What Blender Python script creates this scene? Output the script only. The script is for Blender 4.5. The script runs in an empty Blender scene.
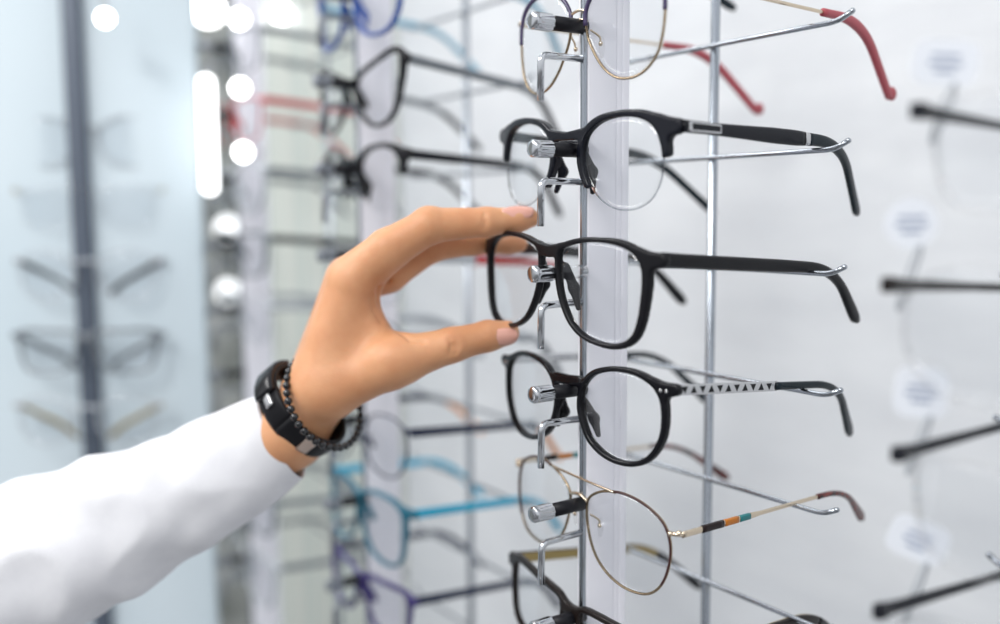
import bpy, bmesh, math, random
import numpy as np
from mathutils import Vector, Matrix

random.seed(4); rng = np.random.default_rng(4)
S = 0.0012            # metres per modelling unit
EYE = 1.40            # height of the rack origin above the floor (m)
PITCH = 47.5          # vertical spacing of the rows, in units
COL = bpy.context.scene.collection
A3 = lambda *p: np.array(p, float)

# ------------------------------------------------------------------ camera
FPX = 964.5
RT = A3(0.56432114, 0.82553379, -0.00596755)
UP = A3(-0.08235441, 0.06348562, 0.99457897)
FW = A3(-0.8214374, 0.56077048, -0.10381262)
CAM = A3(298.625, -243.603, 58.153)

def cam_pt(u, v, Z):
    """a place given by its bearing from the viewpoint and its distance"""
    return CAM + Z * (FW + RT * (u - 500) / FPX + UP * (312 - v) / FPX)

def Wd(p):
    return Vector((p[0] * S, p[1] * S, p[2] * S + EYE))

# ------------------------------------------------------------------ materials
def mat(name, col, rough=0.5, metal=0.0, spec=0.5, coat=0.0, emis=None, es=1.0, sss=0.0, alpha=None):
    m = bpy.data.materials.new(name); m.use_nodes = True
    b = m.node_tree.nodes['Principled BSDF']
    b.inputs['Base Color'].default_value = (*col, 1)
    b.inputs['Roughness'].default_value = rough
    b.inputs['Metallic'].default_value = metal
    b.inputs['Specular IOR Level'].default_value = spec
    b.inputs['Coat Weight'].default_value = coat
    if emis:
        b.inputs['Emission Color'].default_value = (*emis, 1); b.inputs['Emission Strength'].default_value = es
    if sss:
        b.inputs['Subsurface Weight'].default_value = sss
        b.inputs['Subsurface Radius'].default_value = (1.0, 0.4, 0.2)
        b.inputs['Subsurface Scale'].default_value = 0.004
    return m

def noisy(m, scale, c1, c2, bump=0.0, stretch=(1, 1, 1), detail=4, dist=0.001):
    """procedural colour variation between c1 and c2 (object coordinates)"""
    nt = m.node_tree; N = nt.nodes; Lk = nt.links; b = N['Principled BSDF']
    tc = N.new('ShaderNodeTexCoord'); mp = N.new('ShaderNodeMapping'); mp.inputs['Scale'].default_value = stretch
    nz = N.new('ShaderNodeTexNoise'); nz.inputs['Scale'].default_value = scale; nz.inputs['Detail'].default_value = detail
    rp = N.new('ShaderNodeValToRGB')
    rp.color_ramp.elements[0].position = .35; rp.color_ramp.elements[1].position = .65
    rp.color_ramp.elements[0].color = (*c1, 1); rp.color_ramp.elements[1].color = (*c2, 1)
    Lk.new(tc.outputs['Object'], mp.inputs['Vector']); Lk.new(mp.outputs['Vector'], nz.inputs['Vector'])
    Lk.new(nz.outputs['Fac'], rp.inputs['Fac']); Lk.new(rp.outputs['Color'], b.inputs['Base Color'])
    if bump:
        bp = N.new('ShaderNodeBump'); bp.inputs['Strength'].default_value = bump; bp.inputs['Distance'].default_value = dist
        Lk.new(nz.outputs['Fac'], bp.inputs['Height']); Lk.new(bp.outputs['Normal'], b.inputs['Normal'])
    return m

def clear_mat(name, tint=(1, 1, 1), refl=1.0, rough=0.02, ior=1.45):
    m = bpy.data.materials.new(name); m.use_nodes = True
    nt = m.node_tree; N = nt.nodes; N.clear()
    out = N.new('ShaderNodeOutputMaterial'); mix = N.new('ShaderNodeMixShader')
    tr = N.new('ShaderNodeBsdfTransparent'); tr.inputs['Color'].default_value = (*tint, 1)
    gl = N.new('ShaderNodeBsdfGlossy'); gl.inputs['Roughness'].default_value = rough
    lw = N.new('ShaderNodeLayerWeight'); lw.inputs['Blend'].default_value = .5
    pw = N.new('ShaderNodeMath'); pw.operation = 'POWER'; pw.inputs[1].default_value = 5
    mu = N.new('ShaderNodeMath'); mu.operation = 'MULTIPLY_ADD'; f0 = ((ior - 1) / (ior + 1)) ** 2
    mu.inputs[1].default_value = (1 - f0) * refl; mu.inputs[2].default_value = f0 * refl
    nt.links.new(lw.outputs['Facing'], pw.inputs[0]); nt.links.new(pw.outputs[0], mu.inputs[0]); nt.links.new(mu.outputs[0], mix.inputs[0])
    nt.links.new(tr.outputs[0], mix.inputs[1]); nt.links.new(gl.outputs[0], mix.inputs[2])
    nt.links.new(mix.outputs[0], out.inputs[0])
    return m

M = dict(
    black=mat('black_acetate', (.004, .004, .006), .16, spec=.28),
    satin=mat('satin_black_acetate', (.005, .005, .007), .30, spec=.24),
    blueblack=mat('blue_black_acetate', (.006, .007, .012), .24, spec=.28),
    teal_black=mat('teal_black_tip', (.005, .013, .019), .22, spec=.3),
    brown=mat('dark_brown_acetate', (.012, .008, .007), .25, spec=.3),
    gold=mat('pale_gold_metal', (.68, .57, .44), .22, 1),
    oldgold=mat('antique_gold_metal', (.40, .31, .21), .25, 1),
    olive=mat('olive_gold_acetate', (.30, .22, .07), .3),
    silver=mat('polished_silver', (.58, .58, .59), .2, 1),
    chrome=mat('chrome', (.56, .575, .60), .10, 1),
    satin_steel=mat('satin_steel', (.30, .32, .35), .5, 1),
    steel=mat('steel_wire', (.40, .425, .46), .16, 1),
    chrome_dull=mat('brushed_chrome', (.36, .39, .43), .22, 1),
    purple=mat('purple_enamel', (.06, .045, .11), .25),
    red=mat('dusty_red_rubber', (.43, .075, .095), .45),
    redbright=mat('bright_red_acetate', (.45, .012, .016), .3),
    redbrown=mat('dark_red_enamel', (.045, .011, .010), .3),
    tortoise=noisy(mat('tortoise_acetate', (.05, .02, .02), .2), 330, (.008, .008, .010), (.17, .028, .022), detail=2),
    orange=mat('orange_enamel', (.48, .16, .02), .3, spec=.3),
    teal=mat('teal_enamel', (.01, .17, .18), .3),
    espresso=mat('espresso_enamel', (.016, .008, .008), .3, spec=.25),
    rubber=mat('black_rubber', (.006, .006, .009), .4, spec=.25),
    grey=mat('smoke_grey_acetate', (.16, .18, .20), .35),
    lightgrey=mat('light_grey_acetate', (.42, .45, .48), .35),
    navy=mat('navy_acetate', (.012, .02, .055), .25),
    blue=mat('royal_blue_acetate', (.02, .07, .32), .25),
    paleblue=mat('pale_blue_acetate', (.25, .47, .60), .3),
    cyan=mat('cyan_acetate', (.01, .42, .64), .3),
    petrol=mat('petrol_blue_acetate', (.012, .13, .20), .25),
    violet=mat('deep_violet_acetate', (.045, .03, .16), .25),
    peach=mat('peach_acetate', (.78, .36, .16), .4),
    clear=clear_mat('clear_plastic', (.97, .97, .97), 1.3, .06),
    lens=clear_mat('demo_lens', (.975, .98, .985), 1.0, .015, 1.5),
    lens_coated=clear_mat('coated_lens', (.965, .97, .975), .22, .12, 1.4),
    lens_dark=clear_mat('tinted_lens', (.86, .87, .87), 1.0, .02, 1.5),
    profile=mat('white_acrylic_profile', (.88, .875, .93), .28, spec=.5, coat=.2),
    nylon=clear_mat('nylon_line', (.72, .74, .76), 1.2, .1),
    shirt=noisy(mat('white_shirt_cotton', (.86, .86, .88), .8, spec=.15), 60, (.74, .74, .77), (.80, .80, .825), .25, detail=6, dist=.0008),
    skin=mat('skin', (.66, .36, .20), .46, spec=.35, sss=.25),
    nail=mat('fingernail', (.72, .37, .29), .25, spec=.5, coat=.4),
    watch=mat('black_silicone', (.006, .006, .008), .45, spec=.2),
    watch_face=mat('black_glossy_case', (.007, .007, .009), .15, spec=.3),
    bead=mat('black_onyx', (.006, .006, .008), .10, coat=.5),
    rose=mat('brushed_rose_steel', (.72, .58, .50), .3, 1),
    card=mat('white_tag_card', (.80, .83, .88), .6),
    ink=mat('blue_grey_ink', (.36, .41, .52), .7),
    lamp=mat('lamp_and_glint_glow', (1, 1, 1), .3, emis=(1, 1, 1), es=9),  # spotlight bulbs, and the added balls that imitate cap glints
    glint_soft=mat('soft_reflection_glow', (1, 1, 1), .3, emis=(.95, .97, 1), es=1.25),  # weak glow imitating blurred reflections, no lamp there
    tube=mat('tube_diffuser', (1, 1, 1), .3, emis=(1, 1, 1), es=3.6),
    housing=mat('grey_lamp_housing', (.35, .36, .38), .4, .4),
    post=mat('slate_grey_post', (.085, .105, .14), .4, .2),
)
# walls and floor: procedural
wall_m = noisy(mat('white_painted_wall', (.7, .72, .75), .55, spec=.3), 9, (.665, .685, .71), (.73, .75, .77), .05, (1, 1, 3.2), 5, .002)
green_m = mat('frosted_green_glass_wall', (.5, .56, .53), .35)
def bands(m, cols, scale, axis):
    nt = m.node_tree; N = nt.nodes; b = N['Principled BSDF']
    tc = N.new('ShaderNodeTexCoord'); mp = N.new('ShaderNodeMapping')
    sc = [.0, .0, .0]; sc[axis] = scale; mp.inputs['Scale'].default_value = sc
    nz = N.new('ShaderNodeTexNoise'); nz.noise_dimensions = '3D'; nz.inputs['Scale'].default_value = 1; nz.inputs['Detail'].default_value = 1
    rp = N.new('ShaderNodeValToRGB'); el = rp.color_ramp.elements
    while len(el) < len(cols): el.new(.5)
    for i, c in enumerate(cols):
        el[i].position = .3 + .4 * i / max(1, len(cols) - 1); el[i].color = (*c, 1)
    nt.links.new(tc.outputs['Object'], mp.inputs[0]); nt.links.new(mp.outputs[0], nz.inputs['Vector'])
    nt.links.new(nz.outputs['Fac'], rp.inputs[0]); nt.links.new(rp.outputs[0], b.inputs['Base Color'])
    return m
bands(green_m, [(.40, .47, .44), (.60, .66, .62), (.74, .72, .66), (.52, .60, .57)], 26, 0)
far_m = noisy(mat('olive_grey_far_wall', (.2, .2, .18), .6), 14, (.16, .175, .16), (.45, .46, .45), 0, (1, 1, 1.5), 2)
panel_m = noisy(mat('pale_blue_display_panel', (.6, .68, .72), .65, spec=.25), 6, (.56, .65, .70), (.62, .70, .745), 0, (1, 1, .5), 2)
floor_m = noisy(mat('grey_shop_floor', (.3, .3, .3), .4), 4, (.20, .20, .205), (.27, .27, .275))
ceil_m = mat('white_ceiling', (.8, .8, .8), .8)

# ------------------------------------------------------------------ object helpers
def link_mesh(name, V, Fc, m, parent=None, smooth=True, loc=None):
    me = bpy.data.meshes.new(name)
    V = np.asarray(V, float) * S
    me.from_pydata([tuple(p) for p in V], [], [tuple(int(i) for i in f) for f in Fc])
    me.materials.append(m)
    bm = bmesh.new(); bm.from_mesh(me); bmesh.ops.recalc_face_normals(bm, faces=bm.faces); bm.to_mesh(me); bm.free()
    me.update()
    if smooth:
        me.polygons.foreach_set('use_smooth', [True] * len(me.polygons)); me.update()
    o = bpy.data.objects.new(name, me); COL.objects.link(o)
    if parent is not None: o.parent = parent
    if loc is not None: o.location = Wd(loc)
    return o

def tag(o, label, cat, group=None):
    o['label'] = label; o['category'] = cat
    if group: o['group'] = group
    return o

def thing(name, label, cat, loc, group=None, rz=0.0):
    o = bpy.data.objects.new(name, None); COL.objects.link(o)
    o.empty_display_size = .01
    o.location = Wd(loc); o.rotation_euler = (0, 0, rz)
    return tag(o, label, cat, group)

def box_vf(x0, x1, y0, y1, z0, z1):
    V = [(x, y, z) for x in (x0, x1) for y in (y0, y1) for z in (z0, z1)]
    Fc = [(0, 1, 3, 2), (4, 6, 7, 5), (0, 4, 5, 1), (2, 3, 7, 6), (0, 2, 6, 4), (1, 5, 7, 3)]
    return V, Fc

def join(*vfs):
    V, Fc = [], []
    for v, f in vfs:
        n = len(V); V += [tuple(p) for p in v]; Fc += [tuple(i + n for i in q) for q in f]
    return V, Fc

def rbox(x0, x1, y0, y1, z0, z1, r=.5, seg=2):
    bm = bmesh.new()
    v, f = box_vf(x0, x1, y0, y1, z0, z1)
    vs = [bm.verts.new(p) for p in v]
    for q in f: bm.faces.new([vs[i] for i in q])
    bmesh.ops.recalc_face_normals(bm, faces=bm.faces)
    bmesh.ops.bevel(bm, geom=bm.edges[:], offset=r, segments=seg, affect='EDGES', profile=.5)
    bm.verts.index_update()
    V = [tuple(a.co) for a in bm.verts]; Fc = [tuple(a.index for a in q.verts) for q in bm.faces]
    bm.free(); return V, Fc

def sweep(path, sec, closed=False, side=None, n=12, p=2.0):
    """sweep a superellipse along path; sec = list of (half_width, half_height) or one pair/radius"""
    P = np.asarray(path, float); k = len(P)
    if np.isscalar(sec): sec = (sec, sec)
    if np.isscalar(sec[0]): sec = [sec] * k
    if closed: T = np.roll(P, -1, 0) - np.roll(P, 1, 0)
    else: T = np.gradient(P, axis=0)
    T /= np.linalg.norm(T, axis=1)[:, None] + 1e-12
    V = []; a = np.linspace(0, 2 * np.pi, n, endpoint=False)
    ca = np.sign(np.cos(a)) * np.abs(np.cos(a)) ** (2 / p); sa = np.sign(np.sin(a)) * np.abs(np.sin(a)) ** (2 / p)
    s_prev = None
    for i in range(k):
        t = T[i]
        if side is not None: s = np.array(side, float)
        elif s_prev is None: s = A3(0, 0, 1) if abs(t[2]) < .8 else A3(1, 0, 0)
        else: s = s_prev
        s = s - t * (s @ t); s /= np.linalg.norm(s); s_prev = s
        u = np.cross(t, s)
        V += list(P[i] + np.outer(ca * sec[i][0], s) + np.outer(sa * sec[i][1], u))
    Fc = []
    for i in range(k if closed else k - 1):
        j = (i + 1) % k
        for q in range(n):
            r = (q + 1) % n
            Fc.append((i * n + q, i * n + r, j * n + r, j * n + q))
    if not closed:
        Fc.append(tuple(range(n))[::-1]); Fc.append(tuple((k - 1) * n + q for q in range(n)))
    return V, Fc

def rod(a, b, r, n=14): return sweep([a, b], r, n=n)

def catmull(pts, m=6, closed=True):
    P = np.asarray(pts, float); n = len(P); out = []
    for i in range(n if closed else n - 1):
        if closed: p0, p1, p2, p3 = P[i - 1], P[i], P[(i + 1) % n], P[(i + 2) % n]
        else: p0, p1, p2, p3 = P[max(i - 1, 0)], P[i], P[i + 1], P[min(i + 2, n - 1)]
        for t in np.linspace(0, 1, m, endpoint=False):
            out.append(.5 * (2 * p1 + (p2 - p0) * t + (2 * p0 - 5 * p1 + 4 * p2 - p3) * t * t + (3 * p1 - p0 - 3 * p2 + p3) * t ** 3))
    if not closed: out.append(P[-1])
    return np.array(out)

def resample(P, n, closed=True):
    P = np.asarray(P, float)
    Q = np.vstack([P, P[:1]]) if closed else P
    d = np.r_[0, np.cumsum(np.linalg.norm(np.diff(Q, axis=0), axis=1))]
    t = np.linspace(0, d[-1], n, endpoint=not closed)
    return np.stack([np.interp(t, d, Q[:, i]) for i in range(Q.shape[1])], 1)

def fillet(pts, r, m=8):
    """round the inner corners of a polyline"""
    P = [np.asarray(p, float) for p in pts]; out = [P[0]]
    for i in range(1, len(P) - 1):
        a = P[i - 1] - P[i]; b = P[i + 1] - P[i]
        ra = min(r, np.linalg.norm(a) * .45); rb = min(r, np.linalg.norm(b) * .45)
        A = P[i] + a / np.linalg.norm(a) * ra; B = P[i] + b / np.linalg.norm(b) * rb
        for t in np.linspace(0, 1, m): out.append((1 - t) ** 2 * A + 2 * t * (1 - t) * P[i] + t * t * B)
    out.append(P[-1]); return np.array(out)

def ball(c, rx, ry=None, rz=None, nu=14, nv=9):
    ry = ry or rx; rz = rz or rx; V = [(c[0], c[1], c[2] + rz)]; Fc = []
    for i in range(1, nv):
        th = math.pi * i / nv
        for j in range(nu):
            ph = 2 * math.pi * j / nu
            V.append((c[0] + rx * math.sin(th) * math.cos(ph), c[1] + ry * math.sin(th) * math.sin(ph), c[2] + rz * math.cos(th)))
    V.append((c[0], c[1], c[2] - rz)); e = len(V) - 1
    for j in range(nu):
        k = (j + 1) % nu
        Fc.append((0, 1 + j, 1 + k)); Fc.append((e, e - nu + k, e - nu + j))
        for i in range(nv - 2):
            a = 1 + i * nu
            Fc.append((a + j, a + nu + j, a + nu + k, a + k))
    return V, Fc

# ------------------------------------------------------------------ implicit surfaces
def surface_nets(f, org, h):
    f = np.asarray(f, np.float32); nx, ny, nz = f.shape; ins = f < 0
    acc = np.zeros((nx - 1, ny - 1, nz - 1, 3), np.float32); cnt = np.zeros((nx - 1, ny - 1, nz - 1), np.float32)
    cs = [(a, b, c) for a in (0, 1) for b in (0, 1) for c in (0, 1)]
    sl = lambda c, g: g[c[0]:nx - 1 + c[0], c[1]:ny - 1 + c[1], c[2]:nz - 1 + c[2]]
    for a in cs:
        for ax in range(3):
            if a[ax]: continue
            b = list(a); b[ax] = 1
            fa, fb = sl(a, f), sl(b, f); cr = (fa < 0) != (fb < 0)
            t = np.where(cr, fa / np.where(cr, fa - fb, 1), 0)
            for q in range(3):
                acc[..., q] += np.where(cr, a[q] + (t if q == ax else 0), 0)
            cnt += cr
    act = cnt > 0; idx = -np.ones(act.shape, np.int64); ijk = np.argwhere(act); idx[act] = np.arange(len(ijk))
    V = (ijk + acc[act] / cnt[act][:, None]) * h + np.asarray(org)
    Fc = []
    for ax in range(3):
        b, c = (ax + 1) % 3, (ax + 2) % 3
        lo = [slice(None)] * 3; hi = [slice(None)] * 3; lo[ax] = slice(0, -1); hi[ax] = slice(1, None)
        s0, s1 = ins[tuple(lo)], ins[tuple(hi)]
        e = np.argwhere(s0 != s1)
        ok = (e[:, b] > 0) & (e[:, c] > 0) & (e[:, b] < f.shape[b] - 1) & (e[:, c] < f.shape[c] - 1)
        e = e[ok]; sg = s0[tuple(e.T)]
        def cell(db, dc):
            q = e.copy(); q[:, b] += db; q[:, c] += dc; return idx[tuple(q.T)]
        Q = np.stack([cell(-1, -1), cell(0, -1), cell(0, 0), cell(-1, 0)], 1)
        Q[~sg] = Q[~sg][:, ::-1]; Fc.append(Q)
    return V, np.concatenate(Fc)

def smin(a, b, k):
    h = np.clip(.5 + .5 * (b - a) / k, 0, 1); return b * (1 - h) + a * h - k * h * (1 - h)
def smax(a, b, k): return -smin(-a, -b, k)
def cone(P, a, b, ra, rb):
    a = np.asarray(a, np.float32); b = np.asarray(b, np.float32); d = b - a
    t = np.clip(((P - a) @ d) / (d @ d), 0, 1)
    return np.linalg.norm(P - a - t[..., None] * d, axis=-1) - (ra + (rb - ra) * t)
def poly_sdf(X, Z, poly):
    P = np.asarray(poly, float); d = np.full(X.shape, 1e9); inside = np.zeros(X.shape, bool)
    for i in range(len(P)):
        a, b = P[i - 1], P[i]; e = b - a
        wx, wz = X - a[0], Z - a[1]
        t = np.clip((wx * e[0] + wz * e[1]) / (e @ e + 1e-9), 0, 1)
        d = np.minimum(d, np.hypot(wx - t * e[0], wz - t * e[1]))
        if abs(e[1]) > 1e-9:
            c = ((a[1] > Z) != (b[1] > Z)) & (X < (b[0] - a[0]) * (Z - a[1]) / (b[1] - a[1]) + a[0]); inside ^= c
    return np.where(inside, -d, d)

# ------------------------------------------------------------------ spectacles
KC = .0022
OUT = dict(
    square_held=[],
    square=[(4.8, 1.6), (12.6, 4.1), (22.3, 5.2), (32.5, 4.6), (39.7, 2.4), (43.7, -1.1), (44.9, -6.1), (44.6, -13.5), (43.4, -22.0), (40.9, -27.8), (35.6, -30.9), (28.2, -31.6), (18.8, -29.9), (11.5, -25.4), (6.1, -17.3), (3.5, -8.5), (3.4, -2.4)],
    panto=[(9.5, -2.8), (11.7, 1.1), (16.8, 4.8), (25.1, 6.9), (32.7, 7.1), (38.8, 6.0), (44.1, 3.4), (47.3, -.5), (48.4, -6.0), (47.9, -12.9), (45.5, -18.6), (41.5, -23.2), (35.6, -25.8), (28, -26.3), (19.8, -24.2), (13.3, -19.8), (9.7, -13.2), (8.6, -8.1)],
    aviator=[(5.3, -.7), (7.2, 2.9), (12.3, 6.2), (18, 8.1), (24.9, 9.2), (32.7, 8.6), (39.4, 6.4), (44.4, 3.3), (46.9, -.5), (48.3, -5.5), (48.1, -11.6), (46.4, -18.3), (43.3, -23.5), (38.7, -27), (32.5, -28.3), (25.8, -28), (18.6, -25.7), (12.4, -21.4), (8.2, -15.2), (5.7, -7.2)],
    brow=[(13.2, .6), (19.4, 4.2), (28.6, 5.8), (37.1, 5.2), (43, 2.9), (46.2, -.4), (47.9, -4.6), (48.7, -8.3), (48.6, -13.8), (47.2, -19.3), (44.2, -24), (39.7, -26.9), (34.4, -28.2), (27.4, -27.9), (20.6, -25), (15.5, -20.6), (11.8, -14.7), (10.3, -8.7), (10.9, -3.3)],
    oval=[(4.7, -.3), (6, -5), (8.7, -9.8), (13.1, -15.5), (18.6, -20), (24.6, -22.2), (31.5, -22.1), (37.3, -19.5), (41.8, -14.3), (43.9, -6.9), (44.6, 2.0), (43.6, 8), (40, 13), (33, 16), (24, 16.5), (15, 14.6), (9.5, 11.6), (6.2, 8), (4.5, 4.2)],
    rect=[(7, 1.5), (12, 3.2), (24, 3.6), (38, 3.6), (45.5, 2.6), (47.5, -2), (47, -10), (45, -18.5), (41, -22.8), (33, -24.3), (22, -24), (13.5, -21), (9, -14.5), (7, -6)],
    butterfly=[(7.5, -2), (12, 2.2), (22, 5.5), (34, 9), (44, 11.2), (48, 9.5), (48.8, 4), (47.5, -6), (44.5, -15), (39, -21.5), (31, -24.3), (23, -23.4), (15.5, -19), (10.5, -12.5), (8, -7)],
)
OUT['oval'] = [(a * .975, b) for a, b in OUT['oval']]
OUT['square_held'] = [(a + 3.2, b) for a, b in OUT['square']]
def outline(k, n=72): return resample(catmull(OUT[k], 6), n)
def arc3(P2, sgn, y=0.0, off=0.0):
    x = P2[:, 0]; return np.stack([sgn * x, KC * x * x + y, P2[:, 1]], 1)

def rolled(V, roll):
    V = np.array(V, float); c, s = math.cos(roll), math.sin(roll)
    x, z = V[:, 0].copy(), V[:, 2].copy()
    V[:, 0] = x * c + z * s; V[:, 2] = -x * s + z * c
    return V

FRONT_CACHE = {}
def acetate_front(kind, style, h):
    """full plastic front: rims, bridge, end pieces and nose pads in one moulded surface"""
    key = (kind, style['key'], h)
    if key in FRONT_CACHE: return FRONT_CACHE[key]
    x = np.arange(-62, 62 + h, h); y = np.arange(-4, 15 + h, h); z = np.arange(-40, 20 + h, h)
    X, Z = np.meshgrid(np.abs(x), z, indexing='ij')
    pl = outline(kind, 60); d = poly_sdf(X, Z, pl)
    cx, cz = pl.mean(0); ang = np.degrees(np.arctan2(Z - cz, X - cx))
    kn = sorted(style['t']); kn = [(kn[-1][0] - 360, kn[-1][1])] + kn + [(kn[0][0] + 360, kn[0][1])]
    t = np.interp(ang, [a for a, _ in kn], [b for _, b in kn])
    rim = np.maximum(d - t, -d)
    if 'cut' in style:                        # brow-line: only the upper band exists
        (xa, za), (xb, zb) = style['cut']
        line = za + (X - xa) * (zb - za) / (xb - xa)
        rim = smax(rim, (line - Z) * .96, .8)
    def seg2(a, b, ra, rb):
        ax, az = a; ex, ez = b[0] - ax, b[1] - az
        q = np.clip(((X - ax) * ex + (Z - az) * ez) / (ex * ex + ez * ez), 0, 1)
        return np.hypot(X - ax - q * ex, Z - az - q * ez) - (ra + (rb - ra) * q)
    for a, b, ra, rb in style['bridge']: rim = smin(rim, seg2(a, b, ra, rb), 2.2)
    for a, b, ra, rb in style['end']: rim = smin(rim, seg2(a, b, ra, rb), 3.0)
    rim = np.maximum(rim, -d)
    yb = KC * x * x
    f = smax(np.repeat(rim[:, None, :], len(y), 1), np.abs(y[None, :, None] - yb[:, None, None]) - style.get('th', 1.55), .9)
    XX = np.abs(x)[:, None, None] + 0 * f; YY = (y[None, :] - yb[:, None])[:, :, None] + 0 * f; ZZ = z[None, None, :] + 0 * f
    P = np.stack([XX, YY, ZZ], -1)
    for a, b, ra, rb in style['pads']: f = smin(f, cone(P, a, b, ra, rb), 1.6)
    V, Fc = surface_nets(f, (x[0], y[0], z[0]), h)
    FRONT_CACHE[key] = (V, Fc); return V, Fc

ST = dict(
    square=dict(key='square', t=[(-180, 2.3), (-120, 2.0), (-90, 1.9), (-50, 2.5), (-10, 3.3), (20, 3.8), (45, 3.0), (90, 1.9), (150, 2.2)],
                bridge=[((0, .2), (4, 1.2), 2.9, 2.6)], end=[((45, -1.2), (52.5, -.6), 3.6, 3.0)],
                pads=[((4.2, 2.2, -5), (6.5, 4.6, -13.5), 1.5, 2.0), ((6.5, 4.6, -13.5), (9.6, 4.0, -21), 2.0, 1.0)]),
    square_held=dict(key='square_held', t=[(-180, 2.3), (-120, 2.0), (-90, 1.9), (-50, 2.5), (-10, 3.3), (20, 3.8), (45, 3.0), (90, 1.9), (150, 2.2)],
                bridge=[((0, .6), (7, 1.4), 2.5, 2.5)], end=[((47.5, -.4), (55.2, .1), 3.7, 2.75)],
                pads=[((7.2, 2.2, -5), (9.5, 4.6, -13.5), 1.5, 2.0), ((9.5, 4.6, -13.5), (12.8, 4.0, -21), 2.0, 1.0)]),
    panto=dict(key='panto', t=[(-180, 2.5), (-90, 2.1), (-30, 2.3), (0, 2.5), (35, 3.0), (60, 2.4), (90, 2.1), (150, 2.3)],
               bridge=[((0, .9), (7.5, 1.2), 2.1, 2.2)], end=[((46, 2.4), (53.5, 3.0), 3.2, 2.4)],
               pads=[((7.4, 2.2, -7), (9.4, 5.0, -14), 1.4, 2.0), ((9.4, 5.0, -14), (13, 4, -20), 2.0, 1.0)]),
    brow=dict(key='brow', t=[(-180, 3.4), (-150, 2.6), (-30, 2.4), (0, 2.6), (30, 4.2), (50, 4.0), (75, 2.8), (100, 2.5), (150, 3.2)],
              cut=((5.5, -23), (50.5, -9.0)), th=1.7,
              bridge=[((0, -.4), (9, .2), 1.75, 2.2)], end=[((47, 1.7), (53.5, 1.7), 4.2, 3.0)],
              pads=[((8.6, 2.0, -8), (9.2, 5.0, -14), 1.4, 1.9), ((9.2, 5.0, -14), (11.5, 3.4, -22), 1.9, 1.0)]),
    rect=dict(key='rect', t=[(-180, 2.2), (-90, 1.8), (-20, 2.4), (20, 3.4), (40, 3.2), (90, 2.6), (150, 2.6)],
              bridge=[((0, .4), (6, 1.0), 2.3, 2.4)], end=[((46, 1), (53, 1.4), 3.2, 2.6)],
              pads=[((6.2, 2.0, -5), (8.0, 4.6, -12), 1.4, 1.8)]),
    butterfly=dict(key='butterfly', t=[(-180, 2.4), (-90, 2.2), (-10, 2.8), (30, 4.2), (50, 3.4), (90, 2.4), (150, 2.6)],
                   bridge=[((0, -1), (7, -.4), 2.2, 2.4)], end=[((47, 7.5), (53, 7.6), 3.2, 2.4)],
                   pads=[((7.0, 2.0, -6), (9.0, 4.6, -13), 1.4, 1.8)]),
    thin=dict(key='thin', t=[(0, 1.3)], th=1.0, bridge=[((0, .8), (9, 0), 1.1, 1.2)], end=[((47, 1.5), (53, 2), 1.6, 1.5)],
              pads=[((8.0, 2.0, -8), (9.6, 4.6, -14), 1.0, 1.5)]),
)
def lens_mesh(kind, sgn, shrink=.35, y0=0.0):
    P = outline(kind, 48); c = P.mean(0); V = []; Fc = []
    d = P - c; P = c + d * (1 + shrink / np.linalg.norm(d, axis=1)[:, None])
    rings = [.3, .6, .85, 1.0]
    for yo in (-.45, .45):
        for s in rings:
            Q = c + (P - c) * s; V += list(arc3(Q, sgn, yo + y0))
        V.append(arc3(c[None], sgn, yo + y0)[0])
    n = 48; B = n * len(rings) + 1
    for q, base in enumerate((0, B)):
        for j in range(n):
            k = (j + 1) % n
            f = [(base + n * len(rings), base + j, base + k)]
            for r in range(len(rings) - 1):
                f.append((base + r * n + j, base + (r + 1) * n + j, base + (r + 1) * n + k, base + r * n + k))
            Fc += f if q else [w[::-1] for w in f]
    o = (len(rings) - 1) * n
    for j in range(n):
        k = (j + 1) % n; Fc.append((o + j, o + k, B + o + k, B + o + j))
    return V, Fc

def temple_path(hinge, bend, tip, r=16):
    h, b, t = (A3(*p) for p in (hinge, bend, tip))
    t = b + (t - b) * 1.1
    P = fillet([h, b, t], r, 14)
    n = resample(np.vstack([P]), 60, False)
    return n

def span(P, a, b):
    L = np.r_[0, np.cumsum(np.linalg.norm(np.diff(P, axis=0), axis=1))]; L /= L[-1]
    t = np.linspace(a, b, max(6, int(60 * (b - a))))
    return np.stack([np.interp(t, L, P[:, i]) for i in range(3)], 1), t

def flat_temple(P, a, b, hw, prof, p=3.2):
    """prof: [(s, half height)] along the whole temple"""
    Q, t = span(P, a, b)
    hs = np.interp(t, [c for c, _ in prof], [d for _, d in prof])
    return sweep(Q, [(hw, q) for q in hs], side=(1, 0, 0), n=16, p=p)

BLACK_PROF = [(0, 2.7), (.1, 2.55), (.5, 2.3), (.75, 2.0), (.85, 2.0), (.97, 2.4), (1, 1.5)]
def hinge_z(x, z, roll): return -x * math.sin(roll) + z

def pad_wire(parent, kind_x, z, pm=None, roll=0):
    for s in (-1, 1):
        a = A3(s * (kind_x - 1.0), .8, z + 4.5); b = A3(s * (kind_x + .5), 4.2, z + 2.0); c = A3(s * (kind_x + .3), 4.6, z - .5)
        arm = link_mesh('pad_arm', *[rolled(sweep(catmull([a, b, c], 6, False), .42, n=8)[0], roll), sweep(catmull([a, b, c], 6, False), .42, n=8)[1]], M['gold'], parent)
        v, f = ball((s * (kind_x + .2), 5.6, z - 1.5), 1.1, 1.3, 4.2, 16, 10)
        link_mesh('nose_pad', rolled(v, roll), f, M['clear'], parent)
        v, f = ball((s * (kind_x + .4), 4.8, z - .5), 1.0, .8, 1.0, 10, 6)
        link_mesh('pad_screw', rolled(v, roll), f, M['gold'], parent)

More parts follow.
